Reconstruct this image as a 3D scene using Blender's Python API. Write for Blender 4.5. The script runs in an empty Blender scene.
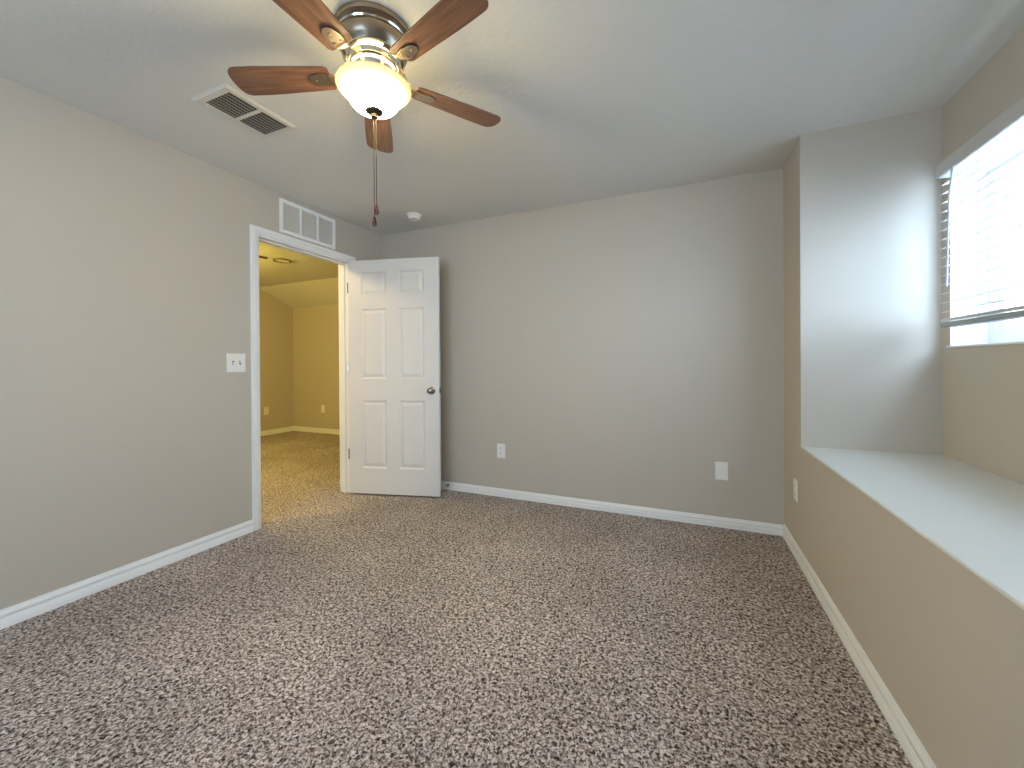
import bpy, bmesh, math, random
from mathutils import Vector, Matrix
random.seed(4)
sc = bpy.context.scene
C = sc.collection

# ------------------------------------------------------------------ camera, world, lights, exposure
YAW, PITCH, ROLL = 0.4116, 0.0043, -0.0064
cy, sy, cp, sp = math.cos(YAW), math.sin(YAW), math.cos(PITCH), math.sin(PITCH)
F = Vector((-sy*cp, cy*cp, -sp)); R0 = Vector((cy, sy, 0)); U0 = R0.cross(F)
Rv = R0*math.cos(ROLL) + U0*math.sin(ROLL); Uv = U0*math.cos(ROLL) - R0*math.sin(ROLL)
cam_d = bpy.data.cameras.new('camera'); cam = bpy.data.objects.new('camera', cam_d); C.objects.link(cam)
M4 = Matrix((Rv, Uv, -F)).transposed().to_4x4(); M4.translation = Vector((0, 0, 1.149)); cam.matrix_world = M4
cam_d.sensor_width = 36; cam_d.lens = 401.65*36/1024
cam_d.shift_x = 2.16/1024; cam_d.shift_y = -17.65/1024
cam_d.clip_start = 0.02; cam_d.clip_end = 200
sc.camera = cam

sc.view_settings.view_transform = 'Standard'; sc.view_settings.look = 'None'
sc.view_settings.gamma = 1.0; sc.view_settings.use_curve_mapping = False
sc.view_settings.exposure = 1.51
try:
    sc.cycles.use_denoising = True
    sc.cycles.max_bounces = 12; sc.cycles.diffuse_bounces = 8; sc.cycles.sample_clamp_indirect = 8
except Exception: pass

world = bpy.data.worlds.new('daylight'); sc.world = world; world.use_nodes = True
bg = world.node_tree.nodes['Background']
bg.inputs[0].default_value = (0.59, 0.76, 1.0, 1); bg.inputs[1].default_value = 7.0

# room dimensions (metres)
XL, XR, XW, YB, YA, H = -2.770, 0.601, 1.196, 3.171, 2.750, 2.44
YN, YA0 = -1.75, -0.35         # wall behind the camera, near end of the window alcove
ZS = 0.675                     # ledge height
HX, HY0, HY1 = -6.389, -0.6, 5.004   # hall room
OP0, OP1, OPZ = 1.894, 2.753, 2.085  # door opening
WY0, WY1, WZ0, WZ1 = 0.86, 2.68, 1.228, 2.06  # window opening

def light(name, kind, loc, power, color, **k):
    d = bpy.data.lights.new(name, kind); d.energy = power; d.color = color
    for a, b in k.items(): setattr(d, a, b)
    o = bpy.data.objects.new(name, d); o.location = loc; C.objects.link(o); return o
por = light('window_portal', 'AREA', (XW+0.22, (WY0+WY1)/2, (WZ0+WZ1)/2), 1, (1, 1, 1), shape='RECTANGLE', size=WZ1-WZ0, size_y=WY1-WY0)
por.rotation_euler = (0, math.radians(90), 0); por.data.cycles.is_portal = True
por2 = light('fill_window_portal', 'AREA', (-1.1, YN-0.16, 1.55), 1, (1, 1, 1), shape='RECTANGLE', size=1.3, size_y=1.1)  # portal of the unseen window added behind the camera as fill
por2.rotation_euler = (math.radians(90), 0, 0); por2.data.cycles.is_portal = True
light('hall_lamp', 'POINT', (-3.5, 1.2, 2.36), 23, (1.0, 0.78, 0.42), shadow_soft_size=0.09)
light('hall_lamp', 'POINT', (-4.9, 2.4, 2.2), 24, (1.0, 0.79, 0.125), shadow_soft_size=0.12)

# ------------------------------------------------------------------ materials
def srgb(r, g, b):
    f = lambda c: (c/255/12.92) if c/255 <= .04045 else ((c/255+.055)/1.055)**2.4
    return (f(r), f(g), f(b), 1)
def mat(name, col, rough=.6, metal=0, bump=None, spec=.5, vary=None):
    m = bpy.data.materials.new(name); m.use_nodes = True; nt = m.node_tree; b = nt.nodes['Principled BSDF']
    b.inputs['Base Color'].default_value = col; b.inputs['Roughness'].default_value = rough; b.inputs['Metallic'].default_value = metal
    b.inputs['Specular IOR Level'].default_value = spec
    tc = nt.nodes.new('ShaderNodeTexCoord')
    if bump:
        n = nt.nodes.new('ShaderNodeTexNoise'); n.inputs['Scale'].default_value = bump[0]; n.inputs['Detail'].default_value = 3
        nt.links.new(tc.outputs['Object'], n.inputs['Vector'])
        bp = nt.nodes.new('ShaderNodeBump'); bp.inputs['Strength'].default_value = bump[1]; bp.inputs['Distance'].default_value = bump[2]
        nt.links.new(n.outputs['Fac'], bp.inputs['Height']); nt.links.new(bp.outputs['Normal'], b.inputs['Normal'])
    if vary:
        n = nt.nodes.new('ShaderNodeTexNoise'); n.inputs['Scale'].default_value = vary[0]; n.inputs['Detail'].default_value = 4
        nt.links.new(tc.outputs['Object'], n.inputs['Vector'])
        mx = nt.nodes.new('ShaderNodeMix'); mx.data_type = 'RGBA'
        mx.inputs['A'].default_value = col; mx.inputs['B'].default_value = vary[1]
        nt.links.new(n.outputs['Fac'], mx.inputs['Factor']); nt.links.new(mx.outputs['Result'], b.inputs['Base Color'])
    return m
M = {}
M['wall'] = mat('greige_paint', (.503, .455, .392, 1), .55, bump=(90, .12, .004), spec=.35)
M['ceiling'] = mat('ceiling_paint', (.70, .685, .65, 1), .8, bump=(45, .35, .006), spec=.2)
M['white'] = mat('white_semi_gloss', (.80, .80, .79, 1), .35, spec=.45)
M['ledge'] = mat('ledge_paint', (.64, .64, .60, 1), .4, bump=(12, .05, .004), spec=.4)
M['door'] = mat('door_paint', (.69, .672, .65, 1), .38, bump=(160, .06, .001), spec=.45)
M['plate'] = mat('white_plastic', (.80, .79, .76, 1), .35)
M['slot'] = mat('dark_slot', (.06, .055, .05, 1), .6)
M['steel'] = mat('satin_nickel', (.33, .30, .27, 1), .18, 1)
M['nickel'] = mat('brushed_nickel', (.36, .29, .22, 1), .32, 1)
M['chrome'] = mat('polished_nickel', (.85, .80, .70, 1), .12, 1)
M['bronze'] = mat('dark_bronze', (.055, .035, .025, 1), .45, .5)
M['ringbrown'] = mat('brown_trim', (.16, .09, .04, 1), .5)
M['grille'] = mat('vent_enamel', (.66, .62, .56, 1), .5)
M['louver'] = mat('louver_enamel', (.78, .76, .73, 1), .5)
M['slatdark'] = mat('vent_blade_enamel', (.22, .20, .175, 1), .5)
M['duct'] = mat('duct_dark', (.035, .03, .026, 1), .8)
M['pendant'] = mat('cherry_wood', (.11, .03, .018, 1), .3, vary=(60, (.05, .012, .008, 1)))
M['cord'] = mat('blind_cord', (.45, .45, .45, 1), .7)
M['wand'] = mat('clear_wand', (.42, .43, .44, 1), .3)
M['rail'] = mat('blind_rail', (.52, .52, .515, 1), .45)
M['rail2'] = mat('blind_bottom_rail', (.30, .33, .34, 1), .5)
M['vinyl'] = mat('vinyl_frame', (.80, .80, .80, 1), .4)
M['spring'] = mat('spring_steel', (.35, .34, .33, 1), .3, 1)
M['rubber'] = mat('white_rubber', (.75, .75, .74, 1), .6)

# blade wood, grain along the blade
m = mat('blade_wood', (.20, .095, .05, 1), .35); nt = m.node_tree
tc = nt.nodes['Texture Coordinate']; mp = nt.nodes.new('ShaderNodeMapping'); mp.inputs['Scale'].default_value = (3, 40, 40)
n = nt.nodes.new('ShaderNodeTexNoise'); n.inputs['Scale'].default_value = 2.5; n.inputs['Detail'].default_value = 5
r = nt.nodes.new('ShaderNodeValToRGB'); r.color_ramp.elements[0].color = (.10, .045, .026, 1); r.color_ramp.elements[1].color = (.23, .115, .066, 1)
r.color_ramp.elements[0].position = .3; r.color_ramp.elements[1].position = .7
nt.links.new(tc.outputs['Object'], mp.inputs['Vector']); nt.links.new(mp.outputs['Vector'], n.inputs['Vector'])
nt.links.new(n.outputs['Fac'], r.inputs['Fac']); nt.links.new(r.outputs['Color'], nt.nodes['Principled BSDF'].inputs['Base Color'])
M['blade'] = m

# slats: slightly translucent white
m = mat('slat_vinyl', (.72, .73, .73, 1), .4); nt = m.node_tree
tl = nt.nodes.new('ShaderNodeBsdfTranslucent'); tl.inputs['Color'].default_value = (.85, .88, .9, 1)
mx = nt.nodes.new('ShaderNodeMixShader'); mx.inputs[0].default_value = .08
nt.links.new(nt.nodes['Principled BSDF'].outputs[0], mx.inputs[1]); nt.links.new(tl.outputs[0], mx.inputs[2])
nt.links.new(mx.outputs[0], nt.nodes['Material Output'].inputs[0]); M['slat'] = m

# glass pane: thin clear glass
m = bpy.data.materials.new('window_glass'); m.use_nodes = True; nt = m.node_tree; nt.nodes.remove(nt.nodes['Principled BSDF'])
tr = nt.nodes.new('ShaderNodeBsdfTransparent'); tr.inputs[0].default_value = (.93, .96, .96, 1)
gl = nt.nodes.new('ShaderNodeBsdfGlossy'); gl.inputs['Roughness'].default_value = .02
mx = nt.nodes.new('ShaderNodeMixShader'); mx.inputs[0].default_value = .05
nt.links.new(tr.outputs[0], mx.inputs[1]); nt.links.new(gl.outputs[0], mx.inputs[2])
nt.links.new(mx.outputs[0], nt.nodes['Material Output'].inputs[0]); M['glass'] = m

# lamp glass: glowing frosted bell, hottest in the bowl, amber at the thick rim
m = bpy.data.materials.new('frosted_lamp_glass'); m.use_nodes = True; nt = m.node_tree; b = nt.nodes['Principled BSDF']
b.inputs['Base Color'].default_value = (.5, .42, .25, 1); b.inputs['Roughness'].default_value = .3
tc = nt.nodes.new('ShaderNodeTexCoord'); sx = nt.nodes.new('ShaderNodeSeparateXYZ'); nt.links.new(tc.outputs['Generated'], sx.inputs[0])
r = nt.nodes.new('ShaderNodeValToRGB'); e = r.color_ramp.elements
e[0].position = .40; e[0].color = (1.0, .80, .44, 1); e[1].position = .90; e[1].color = (.0040, .0025, .0006, 1)
k = e.new(.58); k.color = (.15, .12, .057, 1); k = e.new(.68); k.color = (.0105, .0078, .0032, 1); k = e.new(.82); k.color = (.0046, .0031, .0010, 1); k = e.new(.98); k.color = (.12, .10, .05, 1)
nt.links.new(sx.outputs['Z'], r.inputs['Fac']); nt.links.new(r.outputs['Color'], b.inputs['Emission Color'])
b.inputs['Emission Strength'].default_value = 60.0; M['lamp_glass'] = m

m = bpy.data.materials.new('bulb_glow'); m.use_nodes = True; b = m.node_tree.nodes['Principled BSDF']
b.inputs['Emission Color'].default_value = (1, .82, .38, 1); b.inputs['Emission Strength'].default_value = 260; M['bulb'] = m

# carpet: flecked loop pile
m = bpy.data.materials.new('flecked_carpet'); m.use_nodes = True; nt = m.node_tree; b = nt.nodes['Principled BSDF']
b.inputs['Roughness'].default_value = 1; b.inputs['Specular IOR Level'].default_value = .05
L = nt.links.new
tc = nt.nodes.new('ShaderNodeTexCoord')
def noise(scale, det, dist=0):
    n = nt.nodes.new('ShaderNodeTexNoise'); n.inputs['Scale'].default_value = scale; n.inputs['Detail'].default_value = det
    n.inputs['Distortion'].default_value = dist; L(tc.outputs['Object'], n.inputs['Vector']); return n
n1 = noise(96, 2.5, .9); n2 = noise(1.6, 3); n3 = noise(30, 2)
r = nt.nodes.new('ShaderNodeValToRGB'); e = r.color_ramp.elements
e[0].position = .36; e[0].color = (.055, .038, .032, 1); e[1].position = .66; e[1].color = (.87, .775, .72, 1)
k = e.new(.48); k.color = (.34, .278, .25, 1); k = e.new(.56); k.color = (.60, .52, .48, 1)
L(n1.outputs['Fac'], r.inputs['Fac'])
mr = nt.nodes.new('ShaderNodeMapRange'); mr.inputs['From Min'].default_value = .3; mr.inputs['From Max'].default_value = .7
mr.inputs['To Min'].default_value = .70; mr.inputs['To Max'].default_value = .96; L(n2.outputs['Fac'], mr.inputs['Value'])
vm = nt.nodes.new('ShaderNodeVectorMath'); vm.operation = 'SCALE'; L(r.outputs['Color'], vm.inputs[0]); L(mr.outputs['Result'], vm.inputs['Scale'])
L(vm.outputs[0], b.inputs['Base Color'])
bp = nt.nodes.new('ShaderNodeBump'); bp.inputs['Strength'].default_value = .7; bp.inputs['Distance'].default_value = .008
L(n1.outputs['Fac'], bp.inputs['Height']); L(bp.outputs['Normal'], b.inputs['Normal'])
M['carpet'] = m

# ------------------------------------------------------------------ mesh helpers
class MB:
    def __init__(s): s.v = []; s.f = []
    def add(s, vs, fs):
        k = len(s.v); s.v += [tuple(v) for v in vs]; s.f += [tuple(i+k for i in f) for f in fs]; return s
    def box(s, x0, x1, y0, y1, z0, z1):
        x0, x1 = sorted((x0, x1)); y0, y1 = sorted((y0, y1)); z0, z1 = sorted((z0, z1))
        return s.add([(x, y, z) for x in (x0, x1) for y in (y0, y1) for z in (z0, z1)],
                     [(0, 1, 3, 2), (4, 6, 7, 5), (0, 4, 5, 1), (2, 3, 7, 6), (0, 2, 6, 4), (1, 5, 7, 3)])
    def prism(s, prof, place, a, b):
        """closed profile [(p,q)], place(p,q,t) -> xyz, swept from a to b"""
        n = len(prof); vs = [place(p, q, a) for p, q in prof] + [place(p, q, b) for p, q in prof]
        fs = [(i, (i+1) % n, n+(i+1) % n, n+i) for i in range(n)] + [tuple(range(n))[::-1], tuple(range(n, 2*n))]
        return s.add(vs, fs)
    def lathe(s, prof, c=(0, 0, 0), seg=40, axis='z', closed=False):
        n = len(prof); vs = []
        for j in range(seg):
            t = 2*math.pi*j/seg
            for r, h in prof:
                a, b_ = r*math.cos(t), r*math.sin(t)
                v = {'z': (a, b_, h), 'y': (a, h, b_), 'x': (h, a, b_)}[axis]
                vs.append((c[0]+v[0], c[1]+v[1], c[2]+v[2]))
        fs = []
        for j in range(seg):
            k = (j+1) % seg
            for i in range(n if closed else n-1):
                i2 = (i+1) % n
                fs.append((j*n+i, k*n+i, k*n+i2, j*n+i2))
        return s.add(vs, fs)
    def tube(s, pts, r, seg=8):
        pts = [Vector(p) for p in pts]; n = len(pts); vs = []
        up = Vector((0, 0, 1)) if abs((pts[-1]-pts[0]).normalized().z) < .9 else Vector((1, 0, 0))
        for i, p in enumerate(pts):
            d = (pts[min(i+1, n-1)]-pts[max(i-1, 0)]).normalized(); a = d.cross(up).normalized(); b_ = d.cross(a)
            rr = r[i] if isinstance(r, (list, tuple)) else r
            for j in range(seg):
                t = 2*math.pi*j/seg; vs.append(p + a*math.cos(t)*rr + b_*math.sin(t)*rr)
        fs = [(i*seg+j, i*seg+(j+1) % seg, (i+1)*seg+(j+1) % seg, (i+1)*seg+j) for i in range(n-1) for j in range(seg)]
        fs += [tuple(range(seg))[::-1], tuple(range((n-1)*seg, n*seg))]
        return s.add(vs, fs)
    def build(s, name, m, parent=None, smooth=False, bevel=0):
        me = bpy.data.meshes.new(name); me.from_pydata(s.v, [], s.f); me.update()
        bm = bmesh.new(); bm.from_mesh(me); bmesh.ops.remove_doubles(bm, verts=bm.verts, dist=1e-6)
        bmesh.ops.recalc_face_normals(bm, faces=bm.faces)
        if bevel: bmesh.ops.bevel(bm, geom=[e for e in bm.edges if len(e.link_faces) == 2 and e.calc_face_angle() > .5], offset=bevel, segments=2, affect='EDGES', profile=.5)
        bm.to_mesh(me); bm.free()
        me.materials.append(M[m])
        o = bpy.data.objects.new(name, me); C.objects.link(o)
        if smooth:
            me.polygons.foreach_set('use_smooth', [True]*len(me.polygons))
            try: me.set_sharp_from_angle(angle=math.radians(40))
            except Exception: pass
        if parent: o.parent = parent
        return o
def tag(o, label, cat, group=None, kind=None):
    o['label'] = label; o['category'] = cat
    if group: o['group'] = group
    if kind: o['kind'] = kind
    return o
def thing(name, label, cat, loc=(0, 0, 0), rz=0, group=None, kind=None):
    o = bpy.data.objects.new(name, None); o.location = loc; o.rotation_euler = (0, 0, rz); o.empty_display_size = .1
    C.objects.link(o); return tag(o, label, cat, group, kind)
def struct(name, mb, m, label, cat, parent=None, **k):
    o = mb.build(name, m, parent, **k); return tag(o, label, cat, kind='structure') if not parent else o

# ------------------------------------------------------------------ shell
T = .13
struct('floor', MB().box(HX-.2, XW+.2, YN-.2, HY1+.2, -.12, 0), 'carpet', 'brown and grey flecked carpet covering the bedroom and hall floor', 'carpet')
struct('ceiling', MB().box(XL-T, XW+.25, YN-.2, YB+.15, H, H+.12), 'ceiling', 'off-white textured ceiling above the bedroom', 'ceiling')
w = MB().box(XL-T, XL, YN-.15, OP0, 0, H).box(XL-T, XL, OP0, OP1, OPZ, H).box(XL-T, XL, OP1, HY1+.1, 0, H)
struct('wall_left', w, 'wall', 'greige left wall holding the doorway, light switch and return grille', 'wall')
struct('wall_back', MB().box(XL, XR+.0, YB, YB+.15, 0, H), 'wall', 'greige wall behind the open white door with two cover plates', 'wall')
w = MB().box(XR, XW+.25, YA, YB+.15, 0, H)
struct('wall_alcove_end', w, 'wall', 'far end wall of the window alcove, daylit grey', 'wall')
struct('wall_right', MB().box(XR, XR+.1, YA0, YA, 0, ZS-.008).box(XR, XW+.25, YN-.15, YA0, 0, H), 'wall', 'greige low wall under the window ledge on the right', 'wall')
w = MB().box(XW, XW+.21, YA0, WY0, 0, H).box(XW, XW+.21, WY1, YA, 0, H).box(XW, XW+.21, WY0, WY1, 0, WZ0).box(XW, XW+.21, WY0, WY1, WZ1, H)
struct('wall_window', w, 'wall', 'alcove wall around the window with white blind', 'wall')
rw = (-1.75, -.45, 1.0, 2.1)   # opening for the added fill window, never in view
w = MB().box(XL, rw[0], YN-.15, YN, 0, H).box(rw[1], XR, YN-.15, YN, 0, H).box(rw[0], rw[1], YN-.15, YN, 0, rw[2]).box(rw[0], rw[1], YN-.15, YN, rw[3], H)
struct('wall_rear', w, 'wall', 'greige wall behind the camera with an added fill window', 'wall')
# ledge slab with bullnose front
nose = [(XR-.002, ZS-.006), (XR-.001, ZS-.002), (XR+.002, ZS), (XW, ZS), (XW, ZS-.008), (XR-.002, ZS-.008)]
tag(MB().prism(nose, lambda p, q, t: (p, t, q), YA0, YA).build('window_ledge', 'ledge'), 'wide pale painted ledge of the window alcove on the right', 'ledge')
# hall room beyond the door
struct('wall_hall_left', MB().box(HX-.12, HX, HY0, HY1+.1, 0, H+.1), 'wall', 'yellow-lit left wall of the room beyond the doorway', 'wall')
struct('wall_hall_back', MB().box(HX, XL-T, HY1, HY1+.12, 0, H), 'wall', 'yellow-lit far wall of the room beyond the doorway', 'wall')
struct('wall_hall_front', MB().box(HX, XL-T, HY0-.12, HY0, 0, H), 'wall', 'near wall of the room beyond the doorway, facing the camera side', 'wall')
RY, RZ = 4.375, 2.178
prof = [(HY0-.1, H), (RY, H), (HY1+.12, H-(H-RZ)*(HY1+.12-RY)/(HY1-RY)), (HY1+.12, H+.12), (HY0-.1, H+.12)]
struct('ceiling_hall', MB().prism(prof, lambda p, q, t: (t, p, q), HX-.1, XL-T), 'ceiling', 'hall ceiling sloping down towards its far wall', 'ceiling')

# baseboards
def bb(h, t=.014): return [(0, 0), (t, 0), (t, h*.48), (t*.78, h*.53), (t*.78, h*.62), (t*.92, h*.66), (t*.8, h*.80), (t*.45, h*.9), (t*.4, h), (0, h)]
CW = .053
struct('baseboard_left', MB().prism(bb(.082), lambda p, q, t: (XL+p, t, q), YN, OP0-CW), 'white', 'white baseboard along the left wall up to the door casing', 'baseboard', smooth=True)
struct('baseboard_corner', MB().prism(bb(.082), lambda p, q, t: (XL+p, t, q), OP1+CW, YB), 'white', 'white baseboard behind the open door on the left wall', 'baseboard', smooth=True)
struct('baseboard_back', MB().prism(bb(.070), lambda p, q, t: (t, YB-p, q), XL+.014, XR), 'white', 'white baseboard along the back wall', 'baseboard', smooth=True)
struct('baseboard_right', MB().prism(bb(.084), lambda p, q, t: (XR-p, t, q), YN, YB-.014), 'white', 'white baseboard under the window ledge on the right', 'baseboard', smooth=True)
struct('baseboard_hall_left', MB().prism(bb(.082), lambda p, q, t: (HX+p, t, q), HY0, HY1), 'white', 'baseboard on the left wall of the yellow room', 'baseboard', smooth=True)
struct('baseboard_hall_back', MB().prism(bb(.082), lambda p, q, t: (t, HY1-p, q), HX+.014, XL-T), 'white', 'baseboard on the far wall of the yellow room', 'baseboard', smooth=True)

# door casing and jamb
cas = [(0, 0), (.017, .004), (.017, .03), (.013, .036), (.010, .052), (.006, CW), (0, CW)]   # (out of wall, across width from the outer edge inwards)
def casing(x, sgn):
    mb = MB()
    mb.prism(cas, lambda p, q, t: (x+sgn*p, OP0-CW+q, (OPZ+CW-q)*t), 0, 1)
    mb.prism(cas, lambda p, q, t: (x+sgn*p, OP1+CW-q, (OPZ+CW-q)*t), 0, 1)
    mb.prism(cas, lambda p, q, t: (x+sgn*p, (OP0-CW+q) if t == 0 else (OP1+CW-q), OPZ+CW-q), 0, 1)
    return mb
struct('trim_1', casing(XL, 1), 'white', 'white casing framing the doorway on the bedroom side', 'door casing')
struct('trim_2', casing(XL-T, -1), 'white', 'casing framing the doorway on the hall side', 'door casing')
j = MB()
JT = .012
j.box(XL-T, XL, OP0-.0, OP0+JT, 0, OPZ).box(XL-T, XL, OP1-JT, OP1, 0, OPZ).box(XL-T, XL, OP0+JT, OP1-JT, OPZ-JT, OPZ)
j.box(XL-.085, XL-.05, OP0+JT, OP0+JT+.011, 0, OPZ-JT).box(XL-.085, XL-.05, OP1-JT-.011, OP1-JT, 0, OPZ-JT).box(XL-.085, XL-.05, OP0+JT+.011, OP1-JT-.011, OPZ-JT-.011, OPZ-JT)
struct('trim_3', j, 'white', 'painted jamb and stop lining the doorway', 'door jamb')

# ------------------------------------------------------------------ door (six panels), hinged on the far jamb, swung into the room
ang = math.atan2(.212, .798)
DW, DT, DZ0, DZ1 = .836, .035, .014, 2.081
door = thing('door_1', 'white six-panel door standing open against the back wall', 'door', (-2.750, 2.710, 0), ang, kind='structure')
def door_slab():
    cols = [(.120, .356), (.468, .704)]; rows = [(.240, .840), (1.030, 1.651), (1.772, 1.976)]
    us = [0, .120, .356, .468, .704, DW]; zs = [DZ0, .240, .840, 1.030, 1.651, 1.772, 1.976, DZ1]
    mb = MB()
    for y0, s in ((0, 1), (DT, -1)):
        for a in range(5):
            for b_ in range(7):
                u0, u1, z0, z1 = us[a], us[a+1], zs[b_], zs[b_+1]
                if (u0, u1) in cols and (z0, z1) in rows:
                    rings = [(0, 0), (.004, .003), (.013, .009), (.020, .009), (.040, .003), (.043, .002)]
                    for (i0, d0), (i1, d1) in zip(rings, rings[1:]):
                        q = lambda i, d: [(u0+i, y0+s*d, z0+i), (u1-i, y0+s*d, z0+i), (u1-i, y0+s*d, z1-i), (u0+i, y0+s*d, z1-i)]
                        A, B = q(i0, d0), q(i1, d1)
                        for k in range(4): mb.add([A[k], A[(k+1) % 4], B[(k+1) % 4], B[k]], [(0, 1, 2, 3)])
                    mb.add(B, [(0, 1, 2, 3)])
                else:
                    mb.add([(u0, y0, z0), (u1, y0, z0), (u1, y0, z1), (u0, y0, z1)], [(0, 1, 2, 3)])
    for a in range(5):
        for z in (DZ0, DZ1): mb.add([(us[a], 0, z), (us[a+1], 0, z), (us[a+1], DT, z), (us[a], DT, z)], [(0, 1, 2, 3)])
    for b_ in range(7):
        for u in (0, DW): mb.add([(u, 0, zs[b_]), (u, 0, zs[b_+1]), (u, DT, zs[b_+1]), (u, DT, zs[b_])], [(0, 1, 2, 3)])
    return mb
door_slab().build('door_panel', 'door', door)
KU, KZ = .770, .929
kn = [(0, -.066), (.012, -.0655), (.020, -.062), (.0255, -.055), (.0265, -.048), (.024, -.041), (.016, -.035), (.0115, -.028), (.012, -.014), (.026, -.010), (.0315, -.006), (.0325, -.0005), (0, -.0005)]
k1 = MB().lathe(kn, (KU, 0, KZ), 32, 'y').build('door_knob', 'steel', door, True); k1['label'] = 'round satin nickel knob'
k2 = MB().lathe([(r_, -h_) for r_, h_ in kn], (KU, DT, KZ), 32, 'y').build('door_knob', 'steel', door, True); k2['label'] = 'round satin nickel knob'
MB().box(DW, DW+.0015, .006, .029, KZ-.028, KZ+.028).build('latch_plate', 'steel', door)
MB().box(DW+.0015, DW+.010, .011, .023, KZ-.008, KZ+.008).build('latch_bolt', 'steel', door, bevel=.002)
for z in (.36, 1.12, 1.84):
    h = MB().tube([(-.006, .002, z-.045), (-.006, .002, z+.045)], .0055, 10)
    h.tube([(-.006, .002, z+.045), (-.006, .002, z+.049)], [.0065, .003], 10)
    h.box(-.006, -.0005, .001, .03, z-.044, z+.044)
    h.build('hinge', 'steel', door)['label'] = 'nickel butt hinge'

# spring door stop on the back baseboard
ds = thing('door_stop', 'small spring door stop on the back baseboard beside the open door', 'door stop', (-2.005, YB-.014, .045))
MB().lathe([(0, 0), (.012, 0), (.012, -.004), (.006, -.008), (0, -.008)], (0, 0, 0), 16, 'y').build('base', 'spring', ds, True)
MB().tube([(.0055*math.cos(t*.9), -.008-.00068*t, .0055*math.sin(t*.9)) for t in range(0, 85)], .0012, 6).build('spring', 'spring', ds, True)
MB().lathe([(0, -.066), (.007, -.066), (.0085, -.070), (.0085, -.078), (.006, -.080), (0, -.080)], (0, 0, 0), 16, 'y').build('rubber_tip', 'rubber', ds, True)

# ------------------------------------------------------------------ wall plates
def plate(name, label, cat, loc, rz, w, h, kind, group=None):
    """local: x across, z up, -y out of the wall"""
    t = thing(name, label, cat, loc, rz, group)
    p = MB(); b = .004; d = .006
    vs = [(-w/2, 0, -h/2), (w/2, 0, -h/2), (w/2, 0, h/2), (-w/2, 0, h/2), (-w/2, -d*.5, -h/2), (w/2, -d*.5, -h/2), (w/2, -d*.5, h/2), (-w/2, -d*.5, h/2),
          (-w/2+b, -d, -h/2+b), (w/2-b, -d, -h/2+b), (w/2-b, -d, h/2-b), (-w/2+b, -d, h/2-b)]
    p.add(vs, [(0, 1, 2, 3)] + [(i, (i+1) % 4, 4+(i+1) % 4, 4+i) for i in range(4)] + [(4+i, 4+(i+1) % 4, 8+(i+1) % 4, 8+i) for i in range(4)] + [(8, 9, 10, 11)])
    p.build('cover_plate', 'plate', t)
    if kind == 'duplex':
        for s in (-1, 1):
            o = [(0.0165*math.cos(a)*1.0, s*.0235 + max(-.0125, min(.0125, .0165*math.sin(a)))) for a in [i*math.pi/12 for i in range(24)]]
            q = MB().prism(o, lambda p_, q_, t_: (p_, t_, q_), -d, -d-.002).build('receptacle', 'plate', t)
            sl = MB()
            for x in (-.0065, .0065): sl.box(x-.0014, x+.0014, -d-.0026, -d-.0018, s*.0235-.001, s*.0235+.0075)
            sl.lathe([(0, -d-.0026), (.0022, -d-.0026), (.0022, -d-.0018)], (0, 0, s*.0235-.0075), 10, 'y')
            sl.build('slot', 'slot', q)
        MB().lathe([(0, -d-.0012), (.003, -d-.0012), (.003, -d)], (0, 0, 0), 12, 'y').build('screw', 'plate', t)
    if kind == 'switch':
        for i, x in enumerate((-.023, .023)):
            MB().box(x-.006, x+.006, -d-.0006, -d, -.0125, .0125).build('toggle_slot', 'slot', t)
            up = 1 if i else -1
            MB().prism([(-.004, -d), (.004, -d), (.0035, -d-.012), (-.0035, -d-.012)],
                       lambda p_, q_, t_, x=x, up=up: (x+p_, q_, t_*.0045 + (up*.010 if q_ < -d-.006 else 0)), -1, 1).build('toggle', 'plate', t)
            for z in (-.042, .042): MB().lathe([(0, -d-.001), (.003, -d-.001), (.003, -d)], (x, 0, z), 10, 'y').build('screw', 'grille', t)
    if kind == 'blank':
        for z in (-.042, .042): MB().lathe([(0, -d-.0008), (.0028, -d-.0008), (.0028, -d)], (0, 0, z), 10, 'y').build('screw', 'plate', t)
    return t
plate('outlet', 'white duplex outlet on the back wall just right of the open door', 'outlet', (-1.471, YB, .399), 0, .078, .124, 'duplex')
plate('wall_plate', 'blank white cover plate on the back wall near the right corner', 'wall plate', (.230, YB, .394), 0, .080, .126, 'blank')
plate('outlet', 'white outlet on the low right wall under the end of the ledge', 'outlet', (XR, 2.862, .392), -math.pi/2, .076, .122, 'duplex')
plate('outlet', 'outlet on the left wall of the yellow room seen through the doorway', 'outlet', (HX, 4.497, .41), math.pi/2, .078, .13, 'duplex')
plate('outlet', 'outlet on the far wall of the yellow room seen through the doorway', 'outlet', (-5.670, HY1, .413), 0, .078, .13, 'duplex')
plate('light_switch', 'white double toggle switch plate beside the door casing', 'light switch', (XL, 1.741, 1.173), math.pi/2, .122, .126, 'switch')

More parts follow.
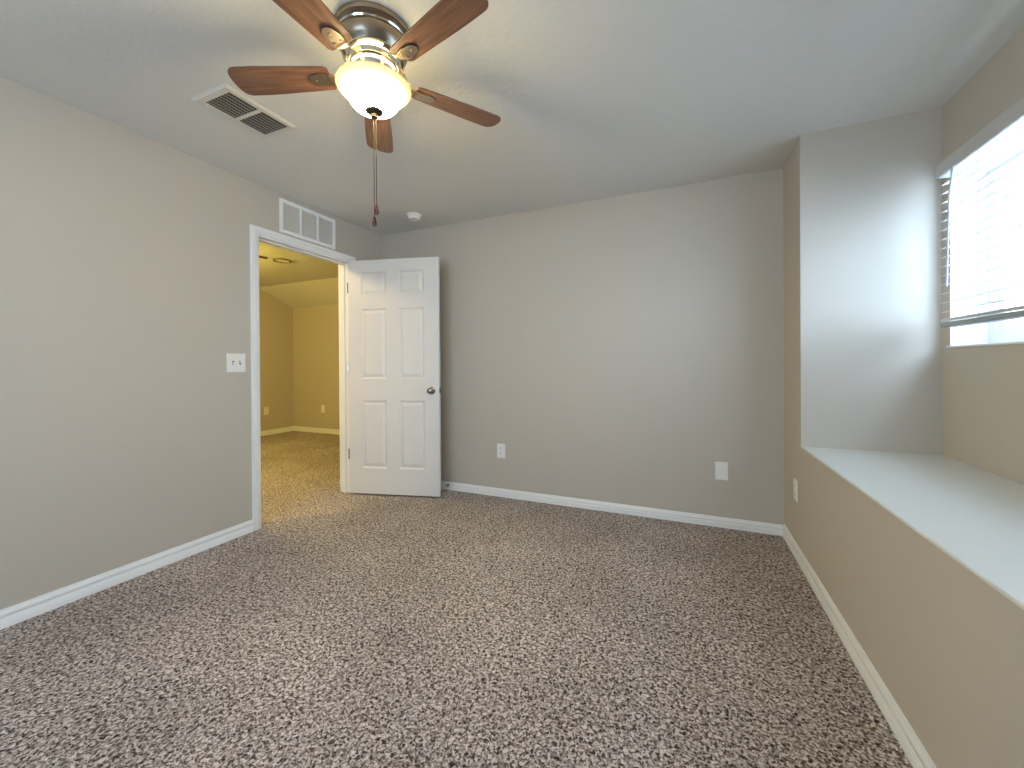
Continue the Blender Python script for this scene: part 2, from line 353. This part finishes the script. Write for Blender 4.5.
# ------------------------------------------------------------------ return air grille above the door (on the left wall)
gy0, gy1, gz0, gz1 = 2.064, 2.580, 2.150, 2.404
g = thing('return_grille', 'white three-section air return grille on the wall above the doorway', 'vent', (XL, gy0, gz0))
W_, H_ = gy1-gy0, gz1-gz0
fr_ = MB(); ft = .011; fb = .024
fr_.box(0, ft, 0, W_, 0, fb).box(0, ft, 0, W_, H_-fb, H_).box(0, ft, 0, fb, fb, H_-fb).box(0, ft, W_-fb, W_, fb, H_-fb)
sec = (W_-2*fb-2*.014)/3
for i in (1, 2): fr_.box(0, ft, fb+i*sec+(i-1)*.014, fb+i*(sec+.014), fb, H_-fb)
fr_.build('frame', 'white', g)
for i in range(3):
    a = fb+i*(sec+.014); lv = MB(); n_ = 17; pt = (H_-2*fb)/n_
    for k_ in range(n_):
        z = fb+k_*pt
        lv.add([(.0005, a, z+pt*1.0), (.009, a, z+.0015), (.009, a+sec, z+.0015), (.0005, a+sec, z+pt*1.0), (.0005, a, z+pt*1.0-.0015), (.0085, a, z), (.0085, a+sec, z), (.0005, a+sec, z+pt*1.0-.0015)],
               [(0, 1, 2, 3), (4, 7, 6, 5), (1, 5, 6, 2), (0, 3, 7, 4), (0, 4, 5, 1), (3, 2, 6, 7)])
    lv.build('louver_panel', 'louver', g)
for y, z in ((.012, H_/2), (W_-.012, H_/2)): MB().lathe([(0, ft+.001), (.004, ft+.001), (.004, ft)], (0, y, z), 10, 'x').build('screw', 'grille', g)

# ------------------------------------------------------------------ ceiling supply register
vx0, vx1, vy0, vy1 = -2.180, -1.915, 1.165, 1.535
v = thing('ceiling_vent', 'beige ceiling register with two dark louvred openings beside the fan', 'vent', (vx0, vy0, H))
ox0, ox1 = .045, .232; o1 = (.040, .182); o2 = (.200, .345); W2, L2 = vx1-vx0, vy1-vy0; d = .0085
f_ = MB(); zz = -d
def fbox(x0, x1, y0, y1): f_.box(x0, x1, y0, y1, -d, -.004)
fbox(.012, ox0, .012, L2-.012); fbox(ox1, W2-.012, .012, L2-.012); fbox(ox0, ox1, .012, o1[0]); fbox(ox0, ox1, o1[1], o2[0]); fbox(ox0, ox1, o2[1], L2-.012)
f_.build('frame', 'grille', v)
ed = MB()
for (a, b_) in ((( 0, 0), (W2, 0)), ((W2, 0), (W2, L2)), ((W2, L2), (0, L2)), ((0, L2), (0, 0))):
    ax, ay = a; bx_, by = b_; ia = (.012 if ax == 0 else W2-.012, .012 if ay == 0 else L2-.012); ib = (.012 if bx_ == 0 else W2-.012, .012 if by == 0 else L2-.012)
    ed.add([(ax, ay, 0), (bx_, by, 0), (ib[0], ib[1], -d), (ia[0], ia[1], -d), (ia[0], ia[1], -.004), (ib[0], ib[1], -.004)], [(0, 1, 2, 3), (3, 2, 5, 4), (4, 5, 1, 0)])
ed.build('rim', 'grille', v)
MB().box(ox0-.005, ox1+.005, o1[0]-.005, o2[1]+.005, -.0025, -.001).build('damper', 'duct', v)
for a, b_ in (o1, o2):
    lv = MB(); n_ = 8
    for k_ in range(n_):
        x = ox0+(k_+.7)*(ox1-ox0)/n_; lv.add([(x, a, -.008), (x+.002, a, -.003), (x+.002, b_, -.003), (x, b_, -.008), (x+.001, a, -.008), (x+.003, a, -.003), (x+.003, b_, -.003), (x+.001, b_, -.008)],
               [(0, 1, 2, 3), (4, 7, 6, 5), (0, 3, 7, 4), (1, 5, 6, 2)])
    for k_ in range(1, 10):
        y = a+k_*(b_-a)/10; lv.box(ox0, ox1, y-.0004, y+.0004, -.0055, -.0045)
    lv.build('louver_panel', 'slatdark', v)
MB().box(ox0-.003, ox0+.012, o1[0]+.004, o1[0]+.010, -.017, -.010).build('damper_lever', 'plate', v)
for y in (.024, L2-.022): MB().lathe([(0, -d-.001), (.004, -d-.001), (.004, -d)], (W2/2, y, 0), 10).build('screw', 'grille', v)

# ------------------------------------------------------------------ smoke detector
s = thing('smoke_detector', 'round white smoke detector on the ceiling near the back corner', 'smoke detector', (-2.130, 2.845, H))
MB().lathe([(0, 0), (.066, 0), (.066, -.008), (.060, -.012), (0, -.012)], seg=40).build('base', 'plate', s, True)
MB().lathe([(0, -.012), (.050, -.012), (.052, -.024), (.048, -.036), (.040, -.040), (.018, -.041), (.016, -.038), (0, -.038)], seg=40).build('cover', 'plate', s, True)

# ------------------------------------------------------------------ ceiling fan
FX, FY = -1.104, 1.227
fan = thing('ceiling_fan', 'flush-mount ceiling fan with brown blades and a lit frosted bowl lamp', 'ceiling fan', (FX, FY, H))
Z = lambda z: z-H
MB().lathe([(0, 0), (.142, 0), (.144, -.006), (.140, -.018), (.126, -.026), (.120, -.034), (0, -.034)], seg=56).build('canopy', 'nickel', fan, True)
mh = MB().lathe([(0, -.034), (.132, -.034), (.1365, -.037), (.1375, -.041), (.135, -.045), (.131, -.048), (.131, -.060), (.127, -.075), (.120, -.090), (.113, -.098), (.1115, -.102), (0, -.102)], seg=56)
mh.build('motor_housing', 'nickel', fan, True)
MB().lathe([(.1305, -.0375), (.1365, -.0365), (.139, -.041), (.1365, -.0455), (.1305, -.0445)], seg=56, closed=True).build('trim_ring', 'chrome', fan, True)
MB().lathe([(0, -.102), (.106, -.102), (.113, -.105), (.114, -.110), (.108, -.114), (.096, -.118), (.093, -.135), (0, -.135)], seg=56).build('flywheel_ring', 'chrome', fan, True)
MB().lathe([(0, -.135), (.083, -.135), (.089, -.140), (.0885, -.146), (.080, -.150), (.076, -.165), (.074, -.180), (.070, -.186), (0, -.186)], seg=48).build('light_fitter', 'chrome', fan, True)
for k_ in range(3):
    t = k_*2.094+.4; c_, s_ = math.cos(t), math.sin(t)
    MB().tube([(.070*c_, .070*s_, -.172), (.092*c_, .092*s_, -.172)], .004, 8).build('thumb_screw', 'chrome', fan, True)
# glass: thick bell, flared rim
zo = [(.060, Z(2.247)), (.088, Z(2.243)), (.113, Z(2.240)), (.1305, Z(2.236)), (.1380, Z(2.231)), (.1395, Z(2.225)), (.1370, Z(2.219)), (.128, Z(2.213)), (.117, Z(2.204)), (.106, Z(2.193)),
      (.098, Z(2.181)), (.090, Z(2.168)), (.080, Z(2.156)), (.064, Z(2.145)), (.043, Z(2.137)), (.012, Z(2.132))]
zi = [(.012, Z(2.137)), (.042, Z(2.142)), (.061, Z(2.150)), (.075, Z(2.160)), (.085, Z(2.172)), (.093, Z(2.184)), (.101, Z(2.196)), (.112, Z(2.208)), (.124, Z(2.218)), (.131, Z(2.225)), (.113, Z(2.2345)), (.088, Z(2.238)), (.060, Z(2.242))]
MB().lathe(zo+zi, seg=64, closed=True).build('glass_shade', 'lamp_glass', fan, True)
MB().lathe([(0, Z(2.122)), (.004, Z(2.122)), (.034, Z(2.117)), (.0345, Z(2.114)), (.030, Z(2.110)), (.018, Z(2.106)), (.0125, Z(2.103)), (.0125, Z(2.099)), (.0145, Z(2.096)), (.0135, Z(2.090)), (.008, Z(2.087)), (0, Z(2.086))], (0, 0, .022), 32).build('finial', 'bronze', fan, True)
for k_ in range(2):
    t = k_*math.pi+.5
    MB().lathe([(0, -.038), (.012, -.034), (.022, -.022), (.026, -.007), (.022, .012), (.013, .024), (.013, .04), (0, .04)], (.045*math.cos(t), .045*math.sin(t), Z(2.212)), 20).build('light_bulb', 'bulb', fan, True)
# blades: 57 degrees and every 72 after
def blade_mesh():
    mb = MB(); th = .0055; out = []
    xs = [.165, .170, .180] + [.20+.04*i for i in range(8)] + [.515+.047*math.sin(i*math.pi/20) for i in range(11)]
    for x in xs:
        hw = .051+.014*min(1, (x-.165)/.26)
        if x > .515: q = min(1, (x-.515)/.047); hw = .065*(1-(q**2.6))**(1/2.6)*.999+.0001
        if x < .18: hw *= .80+.2*math.sin((x-.165)/.015*math.pi/2)
        out.append((x, hw))
    ring = [(x, hw) for x, hw in out] + [(x, -hw) for x, hw in out[::-1]]
    n = len(ring)
    vs = [(x, y, th/2) for x, y in ring]+[(x, y, -th/2) for x, y in ring]
    return mb.add(vs, [tuple(range(n)), tuple(range(n, 2*n))[::-1]]+[(i, (i+1) % n, n+(i+1) % n, n+i) for i in range(n)])
def iron_mesh():
    mb = MB(); th = .004
    path = [(.085, .020, .062), (.112, .019, .050), (.132, .014, .022), (.150, .013, .006), (.172, .022, -.0055), (.205, .030, -.0055), (.238, .022, -.0055), (.252, .008, -.0055)]
    vs = []
    for x, hw, z in path: vs += [(x, hw, z), (x, -hw, z), (x, -hw, z-th), (x, hw, z-th)]
    fs = [(0, 1, 2, 3), tuple(4*(len(path)-1)+i for i in (3, 2, 1, 0))]
    for i in range(len(path)-1):
        for k_ in range(4): fs.append((4*i+k_, 4*i+(k_+1) % 4, 4*i+4+(k_+1) % 4, 4*i+4+k_))
    mb.add(vs, fs)
    for x, y in ((.190, .013), (.190, -.013), (.228, 0)): mb.lathe([(0, -.0125), (.004, -.0115), (.0045, -.0095)], (x, y, 0), 10)
    return mb
b0 = blade_mesh().build('blade', 'blade', fan, bevel=.0012); i0 = iron_mesh().build('blade_bracket', 'nickel', b0, bevel=.0008)
i0['label'] = 'nickel blade bracket'
for k_ in range(5):
    if k_ == 0: b_, ir = b0, i0
    else:
        b_ = b0.copy(); C.objects.link(b_); b_.parent = fan; ir = i0.copy(); C.objects.link(ir); ir.parent = b_
    b_.location = (0, 0, Z(2.272)); b_.rotation_euler = (math.radians(9), 0, math.radians(57+72*k_))

def chain(dx, dy, z1, name='pull_chain'):
    c_ = MB().tube([(dx, dy, Z(2.11)), (dx, dy, Z(z1))], .0016, 6)
    z = 2.10
    while z > z1: c_.lathe([(0, -.0022), (.0022, 0), (0, .0022)], (dx, dy, Z(z)), 6); z -= .009
    o = c_.build(name, 'bronze', fan, True)
    MB().lathe([(0, Z(z1)), (.0035, Z(z1)), (.0055, Z(z1)-.006), (.0062, Z(z1)-.014), (.0085, Z(z1)-.022), (.0090, Z(z1)-.029), (.0065, Z(z1)-.036), (.0, Z(z1)-.038)], (dx, dy, 0), 16).build('wood_pull', 'pendant', o, True)
chain(.0065*cy, .0065*sy, 1.772)
chain(-.0025*cy, -.0025*sy, 1.728)

# ------------------------------------------------------------------ hall ring light and bar
hr = thing('ring_light', 'thin dark-rimmed round light on the yellow room ceiling', 'ceiling light', (-4.500, 3.388, H))
MB().lathe([(.084, 0), (.101, 0), (.102, -.010), (.098, -.014), (.088, -.014), (.085, -.010)], seg=40, closed=True).build('rim', 'ringbrown', hr, True)
MB().lathe([(0, -.006), (.080, -.008), (.080, -.002), (0, -.002)], seg=40).build('diffuser', 'plate', hr, True)
hb = thing('ceiling_bar', 'short dark bar on the yellow room ceiling at the door casing', 'ceiling fixture', (-4.560, 3.170, H))
hb.rotation_euler = (0, 0, math.radians(80))
MB().box(-.16, .06, -.016, .016, -.020, 0).build('bar', 'ringbrown', hb, bevel=.003)
MB().lathe([(0, 0), (.026, 0), (.026, -.024), (.02, -.028), (0, -.028)], (-.10, 0, 0), 20).build('mount', 'bronze', hb, True)

# ------------------------------------------------------------------ alcove window (single hung pairs)
win = thing('window_1', 'white-framed alcove window behind the horizontal blind', 'window', (XW, WY0, WZ0), kind='structure')
WL, WH = WY1-WY0, WZ1-WZ0
def rect_frame(mb, x0, x1, y0, y1, z0, z1, w_):
    mb.box(x0, x1, y0, y1, z0, z0+w_).box(x0, x1, y0, y1, z1-w_, z1).box(x0, x1, y0, y0+w_, z0+w_, z1-w_).box(x0, x1, y1-w_, y1, z0+w_, z1-w_)
mb = MB(); rect_frame(mb, .135, .205, 0, WL, 0, WH, .050); mb.box(.135, .205, WL/2-.03, WL/2+.03, .05, WH-.05); mb.build('window_frame', 'vinyl', win)
MZ = 1.728-WZ0
for k_ in range(2):
    a = .05 if k_ == 0 else WL/2+.03; b_ = WL/2-.03 if k_ == 0 else WL-.05
    mb = MB(); rect_frame(mb, .145, .170, a, b_, .050, MZ+.02, .036); s1 = mb.build('sash', 'vinyl', win)
    MB().box(.156, .159, a+.036, b_-.036, .086, MZ-.016).build('pane', 'glass', s1)
    mb = MB(); rect_frame(mb, .172, .197, a, b_, MZ-.02, WH-.050, .036); s2 = mb.build('sash', 'vinyl', win)
    MB().box(.183, .186, a+.036, b_-.036, MZ+.016, WH-.086).build('pane', 'glass', s2)
lm = MB(); lt = .003
lm.box(0, .135, 0, lt, 0, WH).box(0, .135, WL-lt, WL, 0, WH).box(0, .135, lt, WL-lt, WH-lt, WH)
lm.build('reveal_lining', 'white', win)
MB().box(-.012, .135, -.012, WL+.012, -.012, -.0005).build('sill', 'white', win, bevel=.003)

# added window (unseen, behind the camera; put in so its daylight fills the room)
fill_win = thing('fill_window', 'unseen window added in the wall behind the camera for fill light', 'window', (rw[0], YN, rw[2]), kind='structure')
A_, B_ = rw[1]-rw[0], rw[3]-rw[2]; mb = MB()
def rf2(mb, x0, x1, z0, z1, y0, y1, w_):
    mb.box(x0, x1, y0, y1, z0, z0+w_).box(x0, x1, y0, y1, z1-w_, z1).box(x0, x0+w_, y0, y1, z0+w_, z1-w_).box(x1-w_, x1, y0, y1, z0+w_, z1-w_)
rf2(mb, 0, A_, 0, B_, -.145, -.08, .04); mb.box(.04, A_-.04, -.14, -.09, B_/2-.02, B_/2+.02); mb.build('window_frame', 'vinyl', fill_win)
MB().box(.04, A_-.04, -.118, -.114, .04, B_-.04).build('pane', 'glass', fill_win)

# ------------------------------------------------------------------ blind
BY1, BY0 = 2.615, .90
bl = thing('window_blind', 'white horizontal slat blind hanging over the alcove window', 'blind', (XW, BY0, WZ0))
BLn = BY1-BY0; bx = -.038
zb = lambda z: z-WZ0
MB().box(-.078, -.070, -.02, BLn+.008, zb(2.036), zb(2.100)).box(-.070, -.0, BLn+.002, BLn+.008, zb(2.036), zb(2.100)).box(-.070, 0, -.02, -.012, zb(2.036), zb(2.100)).build('valance', 'rail', bl, bevel=.002)
MB().box(-.068, -.018, 0, BLn, zb(2.043), zb(2.093)).build('head_rail', 'vinyl', bl)
tilt = math.radians(-10)
sl = MB(); N = 8; top = []; bot = []
for i in range(N+1):
    x = -.025+.05*i/N; z = .0025*(1-(x/.025)**2); top.append((x, z+.0018)); bot.append((x, z-.0018))
sl.prism(top+bot[::-1], lambda p, q, t: (p, t, q), 0, BLn)
s0 = sl.build('slat', 'slat', bl, True)
nsl = 0; z = 1.391
while z < 2.03:
    o = s0 if nsl == 0 else s0.copy()
    if nsl: C.objects.link(o); o.parent = bl
    o.location = (bx, 0, zb(z)); o.rotation_euler = (0, tilt, 0); nsl += 1; z += .0436
for k_ in range(3):
    o = s0.copy(); C.objects.link(o); o.parent = bl; o.location = (bx, 0, zb(1.345+.005*k_))
MB().box(bx-.026, bx+.026, 0, BLn, zb(1.314), zb(1.338)).build('bottom_rail', 'rail2', bl, bevel=.004)
for y in (2.34, 1.77, 1.20):
    yy = y-BY0; mb = MB()
    for x in (bx-.0262, bx+.0262):
        mb.tube([(x, yy, zb(1.338)), (x, yy, zb(2.043))], .0012, 6)
    z = 1.389
    while z < 2.03: mb.tube([(bx-.0262, yy, zb(z-.003)), (bx+.0262, yy, zb(z-.003))], .0007, 4); z += .0436
    mb.build('ladder_cord', 'cord', bl)
MB().tube([(-.083, 2.475-BY0, zb(2.04)), (-.088, 2.49-BY0, zb(1.9)), (-.081, 2.525-BY0, zb(1.50))], .0042, 8).build('tilt_wand', 'wand', bl, True)
